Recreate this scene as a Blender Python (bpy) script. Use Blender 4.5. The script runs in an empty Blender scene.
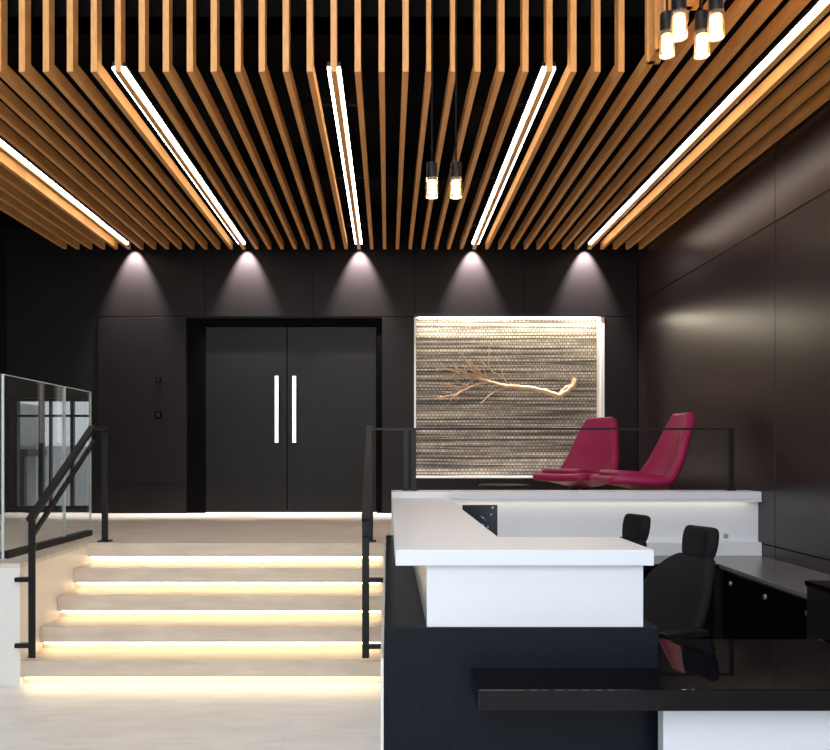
import bpy, math, random
from mathutils import Vector, Matrix
random.seed(4)
F=800.0; H=1.63
def W(px,py,d): return Vector(((px-388)*d/F, d, H-(py-452)*d/F))

# ---------------------------------------------------------------- materials
def M(name,col,rough=.5,metal=0,spec=.5,emit=None,es=0,coat=0):
    m=bpy.data.materials.new(name); m.use_nodes=True
    b=m.node_tree.nodes['Principled BSDF']
    b.inputs['Base Color'].default_value=(*col,1); b.inputs['Roughness'].default_value=rough
    b.inputs['Metallic'].default_value=metal; b.inputs['Specular IOR Level'].default_value=spec
    b.inputs['Coat Weight'].default_value=coat
    if emit: b.inputs['Emission Color'].default_value=(*emit,1); b.inputs['Emission Strength'].default_value=es
    return m
def nd(m,t,**k):
    n=m.node_tree.nodes.new(t)
    for a,b in k.items(): setattr(n,a,b)
    return n
def noise_mat(name,c1,c2,scale=(1,1,1),nscale=5,rough=.5,spec=.5,bump=0,metal=0,detail=6,coat=0):
    m=M(name,c1,rough,metal,spec,coat=coat); nt=m.node_tree; L=nt.links; b=nt.nodes['Principled BSDF']
    tc=nd(m,'ShaderNodeTexCoord'); mp=nd(m,'ShaderNodeMapping'); mp.inputs['Scale'].default_value=scale
    n=nd(m,'ShaderNodeTexNoise'); n.inputs['Scale'].default_value=nscale; n.inputs['Detail'].default_value=detail
    r=nd(m,'ShaderNodeValToRGB'); r.color_ramp.elements[0].position=.3; r.color_ramp.elements[1].position=.7
    r.color_ramp.elements[0].color=(*c1,1); r.color_ramp.elements[1].color=(*c2,1)
    L.new(tc.outputs['Object'],mp.inputs['Vector']); L.new(mp.outputs['Vector'],n.inputs['Vector'])
    L.new(n.outputs['Fac'],r.inputs['Fac']); L.new(r.outputs['Color'],b.inputs['Base Color'])
    if bump:
        bp=nd(m,'ShaderNodeBump'); bp.inputs['Strength'].default_value=bump; bp.inputs['Distance'].default_value=.01
        L.new(n.outputs['Fac'],bp.inputs['Height']); L.new(bp.outputs['Normal'],b.inputs['Normal'])
    return m
def tile_mat(name,c1,c2,mortar,bw,bh,rough=.35,off=(0,0,0)):
    m=M(name,c1,rough); nt=m.node_tree; L=nt.links; b=nt.nodes['Principled BSDF']
    tc=nd(m,'ShaderNodeTexCoord'); mp=nd(m,'ShaderNodeMapping'); mp.inputs['Location'].default_value=off
    br=nd(m,'ShaderNodeTexBrick'); br.inputs['Scale'].default_value=1
    br.inputs['Brick Width'].default_value=bw; br.inputs['Row Height'].default_value=bh
    br.inputs['Mortar Size'].default_value=.0025; br.inputs['Mortar Smooth'].default_value=.2
    br.inputs['Color1'].default_value=(*c1,1); br.inputs['Color2'].default_value=(*c2,1); br.inputs['Mortar'].default_value=(*mortar,1)
    mp2=nd(m,'ShaderNodeMapping'); mp2.inputs['Scale'].default_value=(1.2,5,1)
    n=nd(m,'ShaderNodeTexNoise'); n.inputs['Scale'].default_value=2.2; n.inputs['Detail'].default_value=8; n.inputs['Distortion'].default_value=.6
    mr=nd(m,'ShaderNodeMapRange'); mr.inputs['From Min'].default_value=.3; mr.inputs['From Max'].default_value=.7
    mr.inputs['To Min'].default_value=.88; mr.inputs['To Max'].default_value=1.03
    mx=nd(m,'ShaderNodeMix',data_type='RGBA',blend_type='MULTIPLY'); mx.inputs['Factor'].default_value=1
    L.new(tc.outputs['Object'],mp.inputs['Vector']); L.new(mp.outputs['Vector'],br.inputs['Vector'])
    L.new(tc.outputs['Object'],mp2.inputs['Vector']); L.new(mp2.outputs['Vector'],n.inputs['Vector'])
    L.new(n.outputs['Fac'],mr.inputs['Value']); L.new(br.outputs['Color'],mx.inputs['A']); L.new(mr.outputs['Result'],mx.inputs['B'])
    L.new(mx.outputs['Result'],b.inputs['Base Color'])
    return m
slatm=noise_mat('oak_slat',(.60,.285,.088),(.76,.395,.135),(30,1.2,3),3,.42,.35)
ceilm=M('black_ceiling',(.003,.003,.003),.9,spec=.05)
wallm=noise_mat('charcoal_panel',(.0095,.0074,.0076),(.0115,.009,.0094),(1,1,1),2,.40,.13)
wallg=noise_mat('charcoal_green_panel',(.007,.010,.0085),(.009,.012,.0105),(1,1,1),2,.40,.13)
wallr=noise_mat('aubergine_panel',(.015,.0100,.0115),(.019,.0125,.0145),(1,1,1),1.5,.29,.42)
doorm=noise_mat('door_charcoal',(.0080,.0074,.0074),(.0095,.0088,.0088),(1,1,1),3,.38,.14)
gapm=M('shadow_gap',(.002,.002,.002),.8,spec=.05)
floorm=tile_mat('floor_tile',(.78,.77,.745),(.76,.75,.725),(.68,.665,.64),1.2,.6,.35,(.35,.25,0))
platm=tile_mat('platform_tile',(.70,.63,.545),(.66,.595,.51),(.52,.46,.40),1.2,.3,.5)
stepm=noise_mat('step_stone',(.52,.45,.37),(.62,.545,.455),(1.5,8,8),2.2,.45)
whitew=M('white_plaster',(.76,.75,.73),.5)
white=M('white_solid_surface',(.72,.77,.84),.35,spec=.3)
steel=M('black_steel',(.008,.008,.010),.38,spec=.25)
chrome=M('brushed_chrome',(.7,.7,.71),.3,1)
gloss=M('black_gloss',(.002,.002,.004),.02,spec=.24)
navy=noise_mat('blue_black_laminate',(.006,.0085,.013),(.009,.012,.018),(1,1,1),60,.28,.10)
ledw=M('led_white',(1,.95,.85),.5,emit=(1,.93,.84),es=13)
ledstep=M('led_warm',(1,.9,.7),.5,emit=(1,.76,.42),es=15)
red=noise_mat('magenta_leather',(.27,.012,.072),(.32,.015,.088),(1,1,1),6,.45,.3)
blackfab=noise_mat('black_fabric',(.008,.008,.010),(.014,.014,.018),(1,1,1),200,.85,.15,bump=.2)
plastic=M('black_plastic',(.007,.007,.008),.4,spec=.2)
greytop=M('grey_laminate',(.13,.13,.145),.25)
bulbm=M('bulb_glow',(1,.8,.5),.3,emit=(1,.55,.24),es=4.0)
def glassmat(name,tint,haze=0.0,refl=.04):
    m=bpy.data.materials.new(name); m.use_nodes=True; nt=m.node_tree; nt.nodes.clear(); L=nt.links
    o=nt.nodes.new('ShaderNodeOutputMaterial'); t=nt.nodes.new('ShaderNodeBsdfTransparent'); t.inputs[0].default_value=(*tint,1)
    g=nt.nodes.new('ShaderNodeBsdfGlossy'); g.inputs['Roughness'].default_value=.02
    lw=nt.nodes.new('ShaderNodeLayerWeight'); lw.inputs['Blend'].default_value=.5
    pw=nt.nodes.new('ShaderNodeMath'); pw.operation='POWER'; pw.inputs[1].default_value=5
    ad=nt.nodes.new('ShaderNodeMath'); ad.operation='MULTIPLY_ADD'; ad.inputs[1].default_value=.95; ad.inputs[2].default_value=refl
    L.new(lw.outputs['Facing'],pw.inputs[0]); L.new(pw.outputs[0],ad.inputs[0])
    mx=nt.nodes.new('ShaderNodeMixShader'); L.new(ad.outputs[0],mx.inputs[0]); L.new(t.outputs[0],mx.inputs[1]); L.new(g.outputs[0],mx.inputs[2])
    if haze:
        df=nt.nodes.new('ShaderNodeBsdfDiffuse'); df.inputs[0].default_value=(.66,.68,.67,1)
        m2=nt.nodes.new('ShaderNodeMixShader'); m2.inputs[0].default_value=haze
        L.new(mx.outputs[0],m2.inputs[1]); L.new(df.outputs[0],m2.inputs[2]); L.new(m2.outputs[0],o.inputs[0])
    else: L.new(mx.outputs[0],o.inputs[0])
    return m
glassm=glassmat('clear_glass',(.96,.98,.975),haze=.012,refl=.05)
edgem=M('glass_edge',(.55,.66,.65),.2)

# ---------------------------------------------------------------- builders
def link(o,parent=None):
    bpy.context.scene.collection.objects.link(o)
    if parent: o.parent=parent
    return o
def grp(name,loc=(0,0,0),rz=0):
    e=bpy.data.objects.new(name,None); e.location=loc; e.rotation_euler=(0,0,rz); e.empty_display_size=.2
    return link(e)
FACES=[(0,3,2,1),(4,5,6,7),(0,1,5,4),(1,2,6,5),(2,3,7,6),(3,0,4,7)]
def bv(o,w,seg=2):
    if w:
        b=o.modifiers.new('bevel','BEVEL'); b.width=w; b.segments=seg; b.limit_method='ANGLE'
def mesh(name,v,f,mat,parent=None,smooth=False,mats=None):
    me=bpy.data.meshes.new(name); me.from_pydata([tuple(a) for a in v],[],f); me.update()
    for m in (mats or [mat]): me.materials.append(m)
    if smooth:
        for p in me.polygons: p.use_smooth=True
    return link(bpy.data.objects.new(name,me),parent)
def box(name,x0,x1,y0,y1,z0,z1,mat,parent=None,bevel=0):
    c=Vector(((x0+x1)/2,(y0+y1)/2,(z0+z1)/2)); a,b,h=(x1-x0)/2,(y1-y0)/2,(z1-z0)/2
    v=[(-a,-b,-h),(a,-b,-h),(a,b,-h),(-a,b,-h),(-a,-b,h),(a,-b,h),(a,b,h),(-a,b,h)]
    o=mesh(name,v,FACES,mat,parent); o.location=c; bv(o,bevel); return o
def boxes(name,lst,mat,parent=None,bevel=0):
    v=[];f=[]
    for x0,x1,y0,y1,z0,z1 in lst:
        n=len(v); v+=[(x0,y0,z0),(x1,y0,z0),(x1,y1,z0),(x0,y1,z0),(x0,y0,z1),(x1,y0,z1),(x1,y1,z1),(x0,y1,z1)]
        f+=[tuple(n+i for i in q) for q in FACES]
    o=mesh(name,v,f,mat,parent); bv(o,bevel); return o
def prism_xy(name,poly,z0,z1,mat,parent=None,bevel=0):
    n=len(poly); v=[(x,y,z0) for x,y in poly]+[(x,y,z1) for x,y in poly]
    f=[tuple(range(n-1,-1,-1)),tuple(range(n,2*n))]+[(i,(i+1)%n,n+(i+1)%n,n+i) for i in range(n)]
    o=mesh(name,v,f,mat,parent); bv(o,bevel); return o
def beam(name,p0,p1,wx,wn,mat,parent=None,bevel=.003):
    p0=Vector(p0);p1=Vector(p1); d=(p1-p0).normalized()
    up=Vector((0,0,1)) if abs(d.z)<.95 else Vector((0,1,0))
    s=d.cross(up).normalized(); n=s.cross(d).normalized()
    v=[]
    for p in (p0,p1):
        for a,b in ((-1,-1),(1,-1),(1,1),(-1,1)): v.append(p+s*a*wx/2+n*b*wn/2)
    f=[(0,1,2,3),(7,6,5,4),(0,4,5,1),(1,5,6,2),(2,6,7,3),(3,7,4,0)]
    o=mesh(name,v,f,mat,parent); bv(o,bevel); return o
def cyl(name,c,r,h,mat,parent=None,axis='Z',seg=28,r2=None,bevel=0):
    r2=r if r2 is None else r2; v=[];n=seg
    for k,(rr,z) in enumerate(((r,-h/2),(r2,h/2))):
        for i in range(n):
            a=2*math.pi*i/n; v.append((rr*math.cos(a),rr*math.sin(a),z))
    f=[tuple(range(n-1,-1,-1)),tuple(range(n,2*n))]+[(i,(i+1)%n,n+(i+1)%n,n+i) for i in range(n)]
    o=mesh(name,v,f,mat,parent)
    for p in o.data.polygons:
        if len(p.vertices)==4: p.use_smooth=True
    if axis=='X': o.rotation_euler=(0,math.pi/2,0)
    if axis=='Y': o.rotation_euler=(math.pi/2,0,0)
    o.location=c; bv(o,bevel); return o
def shell(name,pts,widths,curls,thick,mat,parent,n=9,lvl=2):
    V=[];Fc=[]
    P=[Vector((p[0],0,p[1])) for p in pts]
    for i,p in enumerate(P):
        t=(P[min(i+1,len(P)-1)]-P[max(i-1,0)]).normalized()
        N=Vector((t.z,0,-t.x))
        if N.z<0 and abs(N.z)>abs(N.x): N=-N
        if N.x<0 and abs(N.x)>=abs(N.z): N=-N
        for j in range(n):
            u=-1+2*j/(n-1); q=p+N*curls[i]*(abs(u)**2.2); V.append((q.x,u*widths[i]/2,q.z))
    for i in range(len(P)-1):
        for j in range(n-1):
            a=i*n+j; Fc.append((a,a+1,a+n+1,a+n))
    o=mesh(name,V,Fc,mat,parent,smooth=True)
    s=o.modifiers.new('solid','SOLIDIFY'); s.thickness=thick; s.offset=0
    ss=o.modifiers.new('sub','SUBSURF'); ss.levels=lvl; ss.render_levels=lvl
    return o

# ---------------------------------------------------------------- dims
DB=10.19; P=.85; D5=6.84; D1=5.59; XR=3.18; XL=-4.85; R=.17; TR=(D5-D1)/4
CZ=4.15; VD=5.30; VX=1.64; FY=-3.5; TOP=7.0; SL=-2.57; SR=-.03; SH=.09; SE=.24
# floor & platform
box('floor',XL-.2,XR+.2,FY-.2,DB+.3,-.2,0,floorm)
prism_xy('floor_platform',[(XL,D1),(SL,D1),(SL,D5+.02),(XR,D5+.02),(XR,DB),(XL,DB)],P-.03,P,platm)
prism_xy('trim_platform_base',[(XL,D1),(SL,D1),(SL,D5+.02),(XR,D5+.02),(XR,DB),(XL,DB)],0.0,P-.03,whitew)
# walls
def wall_back():
    zt=CZ+.35
    nx0,nx1,nz0,nz1=.344,2.74,1.31,3.375
    dx0,dx1,dz1=(187-388)/78.5,(382-388)/78.5,H+(452-318)/78.5
    wx0,wx1,wz1=-4.80,-3.80,2.32
    L=[]
    L.append((XL,wx0,DB,DB+.25,P,zt)); L.append((wx0,wx1,DB,DB+.25,wz1,zt)); L.append((wx0,wx1,DB,DB+.25,P,P+.05))
    L.append((wx1,dx0,DB,DB+.25,P,zt)); L.append((dx0,dx1,DB,DB+.25,dz1,zt)); L.append((dx1,nx0,DB,DB+.25,P,zt))
    L.append((nx0,nx1,DB,DB+.25,nz1,zt)); L.append((nx0,nx1,DB,DB+.25,P,nz0)); L.append((nx1,XR,DB,DB+.25,P,zt))
    boxes('wall_back',L,wallm)
    return (nx0,nx1,nz0,nz1),(dx0,dx1,dz1),(wx0,wx1,wz1)
niche,dop,win=wall_back()
# seams / proud panels on the back wall
pz=H+(452-317)/78.5
pan=[]; G=.007
xs=[(v-388)/78.5 for v in (98,205,313,415,523,637)]
for a,b in zip(xs[:-1],xs[1:]): pan.append((a+G,b-G,DB-.014,DB-.0005,pz+G,CZ+.3))
pan.append(((98-388)/78.5+G,dop[0]-.004,DB-.03,DB-.0005,P+.002,pz-G))
pan.append((dop[1]+.004,niche[0]-.012,DB-.014,DB-.0005,P+.002,pz-G))
pan.append((niche[1]+.012,XR-.01,DB-.014,DB-.0005,P+.002,pz-G))
boxes('trim_back_panels',pan,wallm,bevel=.002)
boxes('trim_back_panel_side',[(XL,xs[0]-G,DB-.014,DB-.0005,win[2]+.02,CZ+.3)],wallg,bevel=.002)
box('trim_panel_seam',(98-388)/78.5+.01,(184-388)/78.5,DB-.033,DB-.0305,1.22,1.226,gapm)
# right wall with panels
box('wall_right',XR+.012,XR+.25,FY,DB+.25,0,TOP,gapm)
pr=[]
ys=[FY,-1.0,1.3,3.9,6.574,DB-.015]
zs=[0,1.30-.45,3.52,TOP]
for a,b in zip(ys[:-1],ys[1:]):
    for c,d in zip(zs[:-1],zs[1:]): pr.append((XR,XR+.011,a+.005,b-.005,c+.005,d-.005))
boxes('trim_right_panels',pr,wallr,bevel=.002)
box('wall_left',XL-.25,XL,FY,DB+.25,0,TOP,wallg)
# ceiling
boxes('ceiling',[(XL,XR,VD+.16,DB+.25,CZ+.33,CZ+.45),(VX+.16,XR,FY,VD+.16,CZ+.33,CZ+.45),
  (XL,XR,FY,VD+.2,TOP,TOP+.15)],ceilm)
box('wall_void_back',XL,VX+.26,VD+.16,VD+.26,CZ+.33,TOP,ceilm)
box('wall_void_side',VX+.16,VX+.26,FY,VD+.16,CZ+.45,TOP,ceilm)
# slats
pitch=1.43/9; V=[];Fc=[]; HW=.020
def slat_L(x):
    w=HW; prof=[(VD,TOP-.02),(VD,CZ),(DB-SE,CZ),(DB-SE,CZ+SH),(VD+SH,CZ+SH),(VD+SH,TOP-.02)]
    n=len(V); k=len(prof)
    for s in (-w,w):
        for y,z in prof: V.append((x+s,y,z))
    Fc.append((n+0,n+1,n+4,n+5)); Fc.append((n+1,n+2,n+3,n+4))
    Fc.append((n+k+5,n+k+4,n+k+1,n+k+0)); Fc.append((n+k+4,n+k+3,n+k+2,n+k+1))
    for i in range(k): Fc.append((n+i,n+k+i,n+k+(i+1)%k,n+(i+1)%k))
long=[]
i0=-24
for i in range(i0,23):
    x=-.36+i*pitch
    if x<-4.12 or x>3.14: continue
    if x<VX+.02: slat_L(x)
    else: long.append((x-HW,x+HW,FY+.1,DB-SE,CZ,CZ+SH))
y=VD-.12
while y>FY+.2:
    long.append((VX+.03,VX+.03+SH,y-HW,y+HW,CZ,TOP-.02)); y-=pitch
sc=grp('slatted_ceiling')
mesh('bent_slats',V,Fc,slatm,sc)
boxes('straight_slats',long,slatm,sc)
boxes('carrier_rails',[(-4.15,3.15,yy,yy+.04,CZ+SH,CZ+.335) for yy in (6.0,7.6,9.2)]+[(VX+.17,3.15,yy,yy+.04,CZ+SH,CZ+.335) for yy in (-2,0,2,4)],ceilm,sc)
for k in range(-2,3):
    x=-.36+1.43*k
    y0=VD+.02 if k<2 else -2.5
    o=grp('linear_ceiling_light')
    zb=CZ+.024; a,b=HW+.003,HW+.024
    boxes('led_strips',[(x-b,x-a,y0,DB-.40,zb,zb+.02),(x+a,x+b,y0,DB-.40,zb,zb+.02)],ledw,o)
    boxes('housing',[(x-b,x-a,y0,DB-.40,zb+.02,zb+.05),(x+a,x+b,y0,DB-.40,zb+.02,zb+.05)],plastic,o)
    g=grp('ceiling_downlight')
    cyl('can',(x,DB-.15,CZ+.24),.03,.10,plastic,g)
    cyl('stem',(x,DB-.15,CZ+.31),.008,.04,plastic,g)
    ld=bpy.data.lights.new('downlight_spot','SPOT'); ld.energy=800; ld.spot_size=math.radians(60); ld.spot_blend=.75; ld.color=(1,.91,.90); ld.shadow_soft_size=.01
    lo=bpy.data.objects.new('spot',ld); lo.location=(x,DB-.15,CZ+.18); lo.rotation_euler=(math.radians(13),0,0); link(lo,g)
# luminous panels added on the void roof, out of view, to brighten the counter
g=grp('added_void_light')
boxes('panel_frame',[(x-.65,x+.65,y-.65,y+.65,TOP-.05,TOP) for x in (-2.6,-.3) for y in (.4,2.9)],plastic,g)
boxes('fill_panel',[(x-.6,x+.6,y-.6,y+.6,TOP-.056,TOP-.0505) for x in (-2.6,-.3) for y in (.4,2.9)],M('fill_panel_glow',(.9,.9,.9),.5,emit=(.90,.95,1),es=11),g)

# ---------------------------------------------------------------- double door
dx0,dx1,dz1=dop
fr=boxes('trim_door_frame',[(dx0,dx0+.22,DB+.02,DB+.14,P,dz1),(dx1-.07,dx1,DB+.02,DB+.14,P,dz1),(dx0+.22,dx1-.07,DB+.02,DB+.14,dz1-.1,dz1)],gapm)
box('wall_door_backing',dx0,dx1,DB+.2,DB+.25,P,dz1,gapm)
a,c=dx0+.225,dx1-.075; mid=(286.5-388)/78.5
for nm,x0,x1,hx in (('door_1',a,mid-.005,(277-388)/78.5),('door_2',mid+.005,c,(294.5-388)/78.5)):
    g=grp(nm)
    box('leaf',x0,x1,DB+.05,DB+.10,P+.008,dz1-.105,doorm,g,.003)
    zt,zb=H+(452-376)/78.5,H+(452-443)/78.5
    box('pull_bar',hx-.027,hx+.027,DB-.035,DB-.01,zb,zt,chrome,g,.004)
    box('standoff_low',hx-.012,hx+.012,DB-.01,DB+.051,zb+.1,zb+.125,chrome,g)
    box('standoff_high',hx-.012,hx+.012,DB-.01,DB+.051,zt-.125,zt-.1,chrome,g)
for py in (380,415):
    g=grp('wall_switch'); p=W(159,py,DB)
    s=.035 if py==380 else .045
    box('plate',p.x-s,p.x+s,DB-.038,DB-.0305,p.z-s,p.z+s,gapm,g,.002)
    box('rocker',p.x-s*.5,p.x+s*.5,DB-.041,DB-.0381,p.z-s*.6,p.z+s*.6,steel,g,.001)
# added low opening at far left, imitates reflections in the glass balustrade
wx0,wx1,wz1=win
g=grp('reflection_window')
fl=[(wx0,wx0+.04,DB+.08,DB+.14,P+.05,wz1),(wx1-.04,wx1,DB+.08,DB+.14,P+.05,wz1),(wx0+.04,wx1-.04,DB+.08,DB+.14,wz1-.04,wz1),(wx0+.04,wx1-.04,DB+.08,DB+.14,P+.05,P+.09)]
for t,hw in ((.34,.03),(.46,.012),(.74,.02)): xx=wx0+(wx1-wx0)*t; fl.append((xx-hw,xx+hw,DB+.08,DB+.14,P+.09,wz1-.04))
fl.append((wx0+.04,wx1-.04,DB+.085,DB+.135,2.08,2.11))
boxes('frame',fl,steel,g)
box('pane',wx0+.02,wx1-.02,DB+.105,DB+.112,P+.07,wz1-.02,glassmat('reflection_pane',(.52,.52,.52)),g)
# added backdrop behind that opening, gives the imitated reflections some variety
g=grp('reflection_backdrop')
bm_=noise_mat('backdrop_grey',(.30,.31,.31),(.48,.48,.47),(3,1,.3),1.2,.7)
boxes('block',[(-11.5,-6.6,15,18,-.5,1.75),(-8.2,-7.3,15.5,17,1.75,2.6)],bm_,g); box('canopy',-11.5,-6.4,14.2,15,1.55,1.68,steel,g)
boxes('columns',[(x,x+.10,14.3,14.4,-.5,1.55) for x in (-7.9,-7.2,-6.6)],steel,g)

# ---------------------------------------------------------------- niche artwork
nx0,nx1,nz0,nz1=niche
am=M('woven_stone_relief',(.5,.45,.4),.7); nt=am.node_tree; L=nt.links; b=nt.nodes['Principled BSDF']
tc=nd(am,'ShaderNodeTexCoord'); sp=nd(am,'ShaderNodeSeparateXYZ'); cb=nd(am,'ShaderNodeCombineXYZ')
L.new(tc.outputs['Object'],sp.inputs[0]); L.new(sp.outputs['X'],cb.inputs['X']); L.new(sp.outputs['Z'],cb.inputs['Y'])
br=nd(am,'ShaderNodeTexBrick'); br.inputs['Scale'].default_value=1; br.inputs['Brick Width'].default_value=.05; br.inputs['Row Height'].default_value=.042
br.inputs['Mortar Size'].default_value=.009; br.inputs['Mortar Smooth'].default_value=1
br.inputs['Color1'].default_value=(.62,.57,.50,1); br.inputs['Color2'].default_value=(.42,.385,.34,1); br.inputs['Mortar'].default_value=(.14,.13,.115,1)
L.new(cb.outputs[0],br.inputs['Vector'])
mp=nd(am,'ShaderNodeMapping'); mp.inputs['Scale'].default_value=(.30,20,1); L.new(cb.outputs[0],mp.inputs['Vector'])
n1=nd(am,'ShaderNodeTexNoise'); n1.inputs['Scale'].default_value=1.3; n1.inputs['Detail'].default_value=3; n1.inputs['Roughness'].default_value=.7
L.new(mp.outputs[0],n1.inputs['Vector'])
r1=nd(am,'ShaderNodeValToRGB'); r1.color_ramp.elements[0].position=.42; r1.color_ramp.elements[0].color=(.17,.165,.16,1); r1.color_ramp.elements[1].position=.58; r1.color_ramp.elements[1].color=(1.05,1.02,.97,1)
L.new(n1.outputs['Fac'],r1.inputs['Fac'])
mx=nd(am,'ShaderNodeMix',data_type='RGBA',blend_type='MULTIPLY'); mx.inputs['Factor'].default_value=1
L.new(br.outputs['Color'],mx.inputs['A']); L.new(r1.outputs['Color'],mx.inputs['B']); L.new(mx.outputs['Result'],b.inputs['Base Color'])
bp=nd(am,'ShaderNodeBump'); bp.inputs['Strength'].default_value=.5; bp.inputs['Distance'].default_value=.012
L.new(br.outputs['Fac'],bp.inputs['Height']); bp.invert=True; L.new(bp.outputs['Normal'],b.inputs['Normal'])
g=grp('wall_art_niche')
box('relief_panel',nx0+.0,nx1,DB+.20,DB+.24,nz0,nz1,am,g)
boxes('lining',[(nx0-.012,nx0+.012,DB-.02,DB+.2,nz0-.012,nz1+.012),(nx1-.03,nx1+.012,DB-.02,DB+.2,nz0-.012,nz1+.012),
   (nx0+.012,nx1-.03,DB-.02,DB+.2,nz0-.012,nz0+.012),(nx0+.012,nx1-.03,DB-.02,DB+.2,nz1-.012,nz1+.012)],whitew,g)
box('led_lip',nx0-.012,nx1+.012,DB-.03,DB-.0201,nz1-.03,nz1+.015,steel,g)
box('led_top',nx0+.05,nx1-.06,DB+.06,DB+.11,nz1-.028,nz1-.0125,M('led_niche',(1,.9,.75),.5,emit=(1,.88,.70),es=42),g)
# branch
cu=bpy.data.curves.new('driftwood_branch','CURVE'); cu.dimensions='3D'; cu.bevel_depth=1; cu.bevel_resolution=3; cu.use_fill_caps=True
BD=DB+.1
def stem(pts,r0,r1,depth=BD):
    s=cu.splines.new('POLY'); 
    Q=[]
    for i in range(len(pts)-1):
        for t in range(4): 
            a=Vector(pts[i]);c=Vector(pts[i+1]); Q.append(a.lerp(c,t/4))
    Q.append(Vector(pts[-1]))
    s.points.add(len(Q)-1)
    off=random.uniform(-.02,.02)
    for i,q in enumerate(Q):
        t=i/(len(Q)-1); p=W(q[0]+random.uniform(-.5,.5),q[1]+random.uniform(-.5,.5),BD)
        s.points[i].co=(p.x,BD+off*t-.02*math.sin(t*3),p.z,1); s.points[i].radius=r0+(r1-r0)*t
def twigs(p,ang,ln,r,depth):
    pts=[p]; a=ang
    for i in range(4):
        a+=random.uniform(-.24,.24); q=pts[-1]; pts.append((q[0]+math.cos(a)*ln/4,q[1]-math.sin(a)*ln/4))
    stem(pts,r,r*.45)
    if depth>0:
        for i in (1,2,3):
            twigs(pts[i],a+random.choice((-1,1))*random.uniform(.3,.6),ln*.5,r*.6,depth-1)
stem([(576,379),(572,387),(565,392),(558,396),(545,391),(530,388),(515,387),(500,385),(487,381),(472,376)],.042,.017)
stem([(572,387),(566,387),(558,396)],.034,.02)
for a0,s,ln,dp in ((math.pi*.93,(500,385),44,1),(math.pi*1.03,(487,381),42,2),(math.pi*.88,(485,381),36,1),(math.pi*.80,(492,382),26,1),
                (math.pi*1.1,(488,382),40,1),(math.pi*.9,(515,387),42,1),(math.pi*1.12,(508,387),32,0),(math.pi*.97,(472,376),30,2),(math.pi*.78,(470,376),18,1)):
    twigs(s,a0,ln,.012,dp)
ob=link(bpy.data.objects.new('driftwood_branch',cu)); cu.materials.append(noise_mat('driftwood',(.40,.25,.14),(.60,.42,.26),(1,1,1),14,.7))
bk=grp('branch_mount'); bk.parent=ob
for px in (500,560):
    q=W(px,389,BD); cyl('pin',(q.x,DB+.15,q.z),.006,.11,steel,bk,'Y',12)

# ---------------------------------------------------------------- stairs
g=grp('staircase')
for k in range(1,6):
    yf=D1+(k-1)*TR; z1=k*R
    if k<5: box('tread_%d'%k,SL,SR,yf,D5+.015,z1-.115,z1,stepm,g,.004)
    else: box('tread_5',SL,SR,yf,D5+.0195,z1-.115,z1,stepm,g,.0)
    if k<5: box('riser_%d'%k,SL,SR,yf+.05,D5+.0155,z1-R,z1-.115,stepm,g)
    box('led_strip_%d'%k,SL+.03,SR-.03,yf+.008,yf+.016,z1-.127,z1-.1152,ledstep,g)
box('trim_stair_right',SR,SR+.012,3.22,D5,0,.80,whitew)

# ---------------------------------------------------------------- glass balustrade
g=grp('glass_balustrade')
gx=-2.80; gz=2.19
for i,(a0,a1) in enumerate(((5.82,6.90),(6.93,7.52))):
    box('pane_%d'%(i+1),gx-.008,gx+.008,a0,a1,P-.001+.001,gz,glassm,g)
    boxes('edge_%d'%(i+1),[(gx-.009,gx+.009,a0-.006,a0-.0005,P,gz),(gx-.009,gx+.009,a0,a1,gz+.0005,gz+.007),(gx-.009,gx+.009,a1+.0005,a1+.006,P,gz)],edgem,g)
box('pane_return',-4.80,gx-.012,5.80,5.812,P,gz,glassm,g)
boxes('edge_return',[(-4.8,gx-.012,5.80,5.812,gz+.0005,gz+.007)],edgem,g)
boxes('shoe',[(gx-.03,gx-.0095,5.84,7.5,P,P+.05),(gx+.0095,gx+.03,5.84,7.5,P,P+.05)],steel,g)

# ---------------------------------------------------------------- handrails
def stair_rail(x,side):
    g=grp('stair_handrail')
    yA,zA,yB,zB=5.52,1.16,6.69,1.84
    beam('rail_slope',(x,yA,zA),(x,yB,zB),.055,.03,steel,g)
    beam('rail_flat',(x,yB-.01,zB-.003),(x,7.0,zB-.003),.055,.03,steel,g)
    beam('lower_rail_slope',(x,yA+.02,zA-.12),(x,yB+.03,zB-.12),.03,.03,steel,g)
    beam('post_front',(x,yA+.03,.2),(x,yA+.03,zA),.05,.012,steel,g)
    beam('post_front_web',(x,yA+.05,.2),(x,yA+.05,zA),.012,.04,steel,g)
    beam('post_back',(x,6.98,P),(x,6.98,zB),.05,.03,steel,g)
    box('foot',x-.05,x+.05,6.93,7.03,P,P+.01,steel,g)
    xe=SL if side<0 else SR
    for z in (.28,.74):
        if side<0: box('bracket_%d'%(z*100),xe-.03,x,yA+.045,D1+.02,z-.015,z+.015,steel,g)
        else: box('bracket_%d'%(z*100),x,xe,yA+.02,yA+.06,z-.015,z+.015,steel,g)
stair_rail(-2.47,-1)
stair_rail(-.155,1)
g=grp('platform_guardrail')
LT=1.292; gy=6.99; gzz=1.84
box('top_rail',-.155+.03,3.02,gy-.02,gy+.02,gzz-.018,gzz,steel,g)
for i,x in enumerate((.155,.225,3.0)):
    box('post_%d'%i,x-.02,x+.02,gy-.012,gy+.012,LT,gzz-.018,steel,g)
    box('foot_%d'%i,x-.03,x+.03,gy-.03,gy+.03,LT,LT+.008,steel,g)

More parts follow.
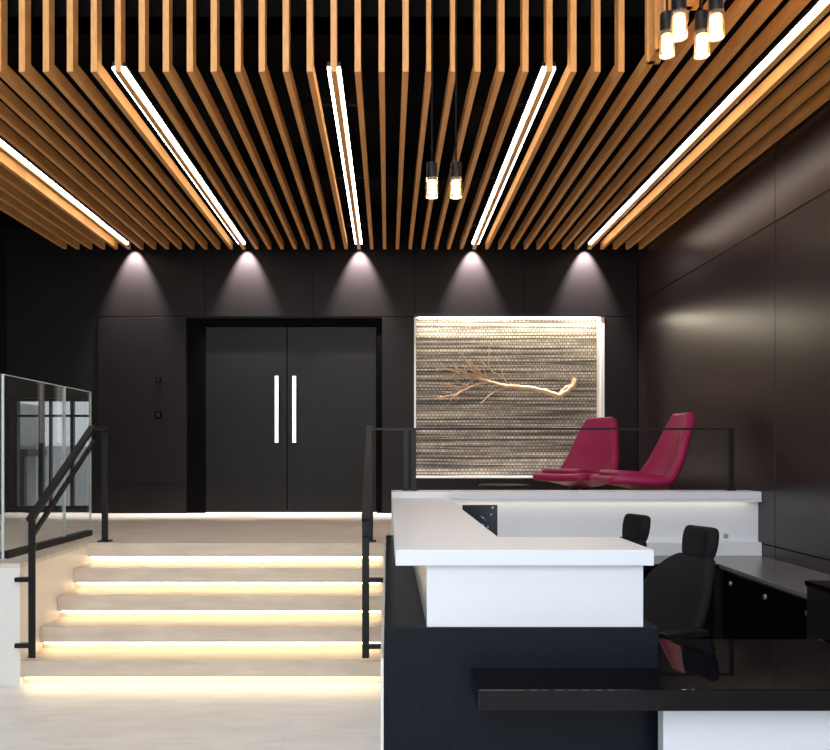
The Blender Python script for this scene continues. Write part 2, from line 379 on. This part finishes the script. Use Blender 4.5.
# ---------------------------------------------------------------- low white wall / ledge behind desk
g=grp('white_ledge_wall')
box('ledge_top',.03,XR-.003,6.80,7.12,1.227,LT,white,g,.004)
box('face',.03,XR-.003,6.865,7.08,P,1.227,white,g)
box('face_lower',.52,XR-.003,6.80,6.859,.0,.86,white,g)
box('lip',.52,XR-.003,6.80,6.808,1.205,1.227,white,g)
box('led_under',.55,XR-.1,6.812,6.83,1.217,1.2265,M('led_ledge',(1,.9,.8),.5,emit=(1,.82,.58),es=4),g)
g=grp('power_outlet'); 
p=W(716,536,6.865)
box('plate',p.x-.13,p.x+.13,6.855,6.8645,p.z-.04,p.z+.04,white,g,.003)
sg=M('socket_grey',(.30,.30,.31),.5)
for i in (-1,0,1): cyl('socket_%d'%(i+2),(p.x+i*.08,6.853,p.z),.022,.006,sg,g,'Y')

# ---------------------------------------------------------------- reception desk
g=grp('reception_desk')
TZ=1.24
prism_xy('transaction_top',[(.03,3.19),(1.062,3.19),(1.062,3.67),(.507,3.67),(.507,6.795),(.03,6.795)],TZ-.064,TZ,white,g,.004)
prism_xy('white_body',[(.157,3.23),(1.03,3.23),(1.03,3.60),(.45,3.60),(.45,6.79),(.157,6.79)],.924,TZ-.064,white,g)
prism_xy('black_base',[(-.016,3.22),(1.088,3.22),(1.088,3.66),(.50,3.66),(.50,6.79),(-.016,6.79)],0,.924,navy,g,.003)
WZ=.76
prism_xy('gloss_worktop',[(.332,2.93),(2.55,2.93),(2.55,3.72),(1.09,3.72),(1.09,3.218),(.332,3.218)],WZ-.08,WZ,gloss,g,.004)
box('white_modesty_panel',1.06,2.55,3.08,3.14,0,WZ-.08,white,g)
box('side_support',2.49,2.55,3.14,3.70,0,WZ-.08,navy,g)
box('rear_worktop',.51,1.05,3.73,6.2,WZ-.035,WZ,gloss,g,.003)
box('rear_worktop_leg',1.0,1.03,5.9,6.05,0,WZ-.035,steel,g)
# credenza
g=grp('storage_credenza')
box('carcass_back',.60,2.62,6.30,6.795,0,.72,plastic,g)
box('top_back',.58,2.60,6.28,6.797,.72,.75,gloss,g,.002)
box('carcass_side',2.62,XR-.004,4.52,6.795,0,.72,plastic,g)
box('top_side',2.60,XR-.003,4.50,6.797,.72,.75,greytop,g,.002)
ycs=[4.54,5.1,5.66,6.22]
for i in range(3):
    box('cabinet_door_%d'%i,2.603,2.619,ycs[i]+.003,ycs[i+1]-.003,.04,.71,gloss,g,.002)
    cyl('lock_%d'%i,(2.60,ycs[i]+.42,.63),.018,.012,chrome,g,'X')
for i in range(3):
    x0=.62+i*.65; box('back_door_%d'%i,x0,x0+.64,6.283,6.299,.04,.71,gloss,g,.002)
g=grp('pedestal_cabinet')
box('carcass',2.35,2.84,4.0,4.49,.0,.88,plastic,g,.003)
box('top',2.34,2.85,3.98,4.495,.88,.91,gloss,g,.003)
for i,(z0,z1) in enumerate(((.05,.33),(.335,.60),(.605,.87))):
    box('drawer_%d'%i,2.37,2.82,3.985,3.999,z0,z1,gloss,g,.002)
    box('drawer_pull_%d'%i,2.51,2.68,3.975,3.984,z1-.05,z1-.035,chrome,g)
# small display on the rear worktop
g=grp('computer_monitor',(.685,5.95,WZ+.0005),0)
sm=M('screen',(.01,.02,.05),.2); nt=sm.node_tree; b=nt.nodes['Principled BSDF']
vo=nd(sm,'ShaderNodeTexVoronoi'); vo.inputs['Scale'].default_value=26; tc=nd(sm,'ShaderNodeTexCoord')
rr=nd(sm,'ShaderNodeValToRGB'); rr.color_ramp.elements[0].position=.16; rr.color_ramp.elements[0].color=(.35,.40,.5,1); rr.color_ramp.elements[1].position=.24; rr.color_ramp.elements[1].color=(.004,.006,.015,1)
nt.links.new(tc.outputs['Object'],vo.inputs['Vector']); nt.links.new(vo.outputs['Distance'],rr.inputs['Fac'])
nt.links.new(rr.outputs['Color'],b.inputs['Base Color']); nt.links.new(rr.outputs['Color'],b.inputs['Emission Color']); b.inputs['Emission Strength'].default_value=.25
box('bezel',-.13,.13,0,.025,.22,.475,plastic,g,.006)
box('display',-.122,.122,-.003,-.0005,.228,.467,sm,g)
box('neck',-.02,.02,.026,.04,.01,.35,plastic,g)
box('foot',-.08,.08,-.04,.10,0,.012,plastic,g,.004)

# ---------------------------------------------------------------- task chairs
def task_chair(loc,rz):
    g=grp('office_chair',loc,rz)
    shell('backrest',[(-.10,.50),(-.17,.62),(-.22,.76),(-.265,.88),(-.325,.97),(-.375,1.02)],[.46,.54,.56,.50,.36,.26],[.05,.07,.07,.06,.04,.02],.06,blackfab,g)
    shell('headrest',[(-.365,1.00),(-.39,1.08),(-.40,1.15),(-.405,1.20)],[.21,.25,.25,.22],[.02,.03,.03,.02],.065,blackfab,g)
    shell('seat',[(.28,.45),(.2,.485),(0,.48),(-.15,.485),(-.2,.52)],[.44,.5,.5,.46,.4],[.0,.02,.03,.03,.03],.07,blackfab,g)
    beam('back_bracket',(-.05,0,.43),(-.24,0,.60),.07,.02,plastic,g)
    box('mechanism',-.12,.12,-.08,.08,.39,.445,plastic,g,.01)
    cyl('gas_lift',(0,0,.25),.028,.30,chrome,g)
    cyl('hub',(0,0,.10),.045,.08,plastic,g)
    for i in range(5):
        a=i*2*math.pi/5; c,s=math.cos(a),math.sin(a)
        beam('leg_%d'%i,(.03*c,.03*s,.11),(.31*c,.31*s,.075),.045,.03,plastic,g)
        cyl('castor_%d'%i,(.31*c,.31*s,.03),.03,.045,plastic,g,'X' if i%2 else 'Y')
    for s in (-1,1):
        beam('arm_post_%d'%(s+1),(-.02,s*.275,.44),(-.02,s*.275,.65),.03,.05,plastic,g)
        beam('arm_link_%d'%(s+1),(-.02,s*.10,.43),(-.02,s*.285,.43),.05,.02,plastic,g)
        box('arm_pad_%d'%(s+1),-.15,.13,s*.275-.04,s*.275+.04,.65,.68,plastic,g,.012)
task_chair((1.46,4.50,0),math.radians(202))
task_chair((1.36,5.40,0),math.radians(200))

# ---------------------------------------------------------------- lounge chairs
def lounge(loc,rz):
    g=grp('lounge_chair',loc,rz)
    shell('shell',[(.45,.515),(.36,.52),(.16,.48),(-.02,.44),(-.14,.445),(-.215,.52),(-.275,.66),(-.325,.82),(-.37,.98),(-.40,1.10),(-.405,1.16)],
      [.58,.70,.76,.76,.75,.72,.66,.57,.49,.41,.30],[.0,.02,.05,.08,.11,.12,.09,.07,.05,.03,.02],.085,red,g)
    shell('seat_pad',[(.38,.575),(.26,.575),(.10,.545),(-.06,.51),(-.14,.52)],[.46,.54,.54,.50,.42],[0,.01,.015,.02,.02],.07,red,g)
    cyl('column',(0,0,.21),.025,.38,chrome,g)
    cyl('plate',(0,0,.395),.12,.014,plastic,g)
    for i in range(4):
        a=math.pi/4+i*math.pi/2; c,s=math.cos(a),math.sin(a)
        beam('foot_%d'%i,(0.02*c,.02*s,.05),(.33*c,.33*s,.02),.04,.02,chrome,g)
        cyl('glide_%d'%i,(.32*c,.32*s,.006),.018,.012,plastic,g)
lounge((2.03,8.45,P),math.radians(222))
lounge((2.44,7.62,P),math.radians(186))
g=grp('side_table',(1.18,8.1,P))
cyl('top',(0,0,.44),.26,.02,plastic,g,seg=40,bevel=.004); cyl('stem',(0,0,.225),.02,.41,steel,g); cyl('base',(0,0,.01),.18,.02,steel,g,seg=36)

# ---------------------------------------------------------------- pendants
slm=glassmat('sleeve_glass',(1,.90,.74),haze=.10)
def pendant(px,py,d):
    p=W(px,py,d); g=grp('pendant_light')
    cyl('bulb',(p.x,p.y,p.z),.027,.085,bulbm,g,bevel=.008)
    cyl('glass_sleeve',(p.x,p.y,p.z-.005),.037,.12,slm,g)
    cyl('socket',(p.x,p.y,p.z+.10),.034,.10,plastic,g,bevel=.004)
    cyl('rod',(p.x,p.y,(p.z+.15+TOP)/2),.006,TOP-p.z-.15,plastic,g,seg=10)
    cyl('canopy',(p.x,p.y,TOP-.012),.06,.024,plastic,g)
    l=bpy.data.lights.new('pendant_glow','POINT'); l.energy=8; l.color=(1,.6,.28); l.shadow_soft_size=.03
    lo=bpy.data.objects.new('glow',l); lo.location=(p.x,p.y,p.z-.1); link(lo,g)
pendant(432,187,5.0); pendant(456,187,5.0)
pendant(679,24,3.7); pendant(716,24,3.75); pendant(667,43,4.05); pendant(702,43,4.0)

# ---------------------------------------------------------------- facade behind camera
g=grp('window_front')
fl=[]
for i in range(8):
    x=XL+.03+i*(XR-XL-.06)/7; fl.append((x-.03,x+.03,FY,FY+.1,0,TOP))
fl+= [(XL,XR,FY+.01,FY+.09,2.7,2.78),(XL,XR,FY+.01,FY+.09,0,.08)]
boxes('mullions',fl,steel,g)

# ---------------------------------------------------------------- world & lights
w=bpy.data.worlds.new('World'); bpy.context.scene.world=w; w.use_nodes=True
bg=w.node_tree.nodes['Background']; bg.inputs[0].default_value=(.90,.94,1,1); bg.inputs[1].default_value=2.6
l=bpy.data.lights.new('facade_daylight','AREA'); l.shape='RECTANGLE'; l.size=7.6; l.size_y=4.5; l.energy=310; l.color=(.96,.98,1)
o=link(bpy.data.objects.new('facade_daylight',l)); o.location=(-.8,FY-.3,5.0); o.rotation_euler=(math.radians(55),0,0)

# ---------------------------------------------------------------- camera
c=bpy.data.cameras.new('camera'); c.sensor_width=36; c.lens=F/830*36; c.shift_x=27/830; c.shift_y=77/830; c.clip_end=100
co=link(bpy.data.objects.new('camera',c)); co.location=(0,0,H); co.rotation_euler=(math.pi/2,0,0)
bpy.context.scene.camera=co
bpy.context.scene.view_settings.view_transform='Standard'
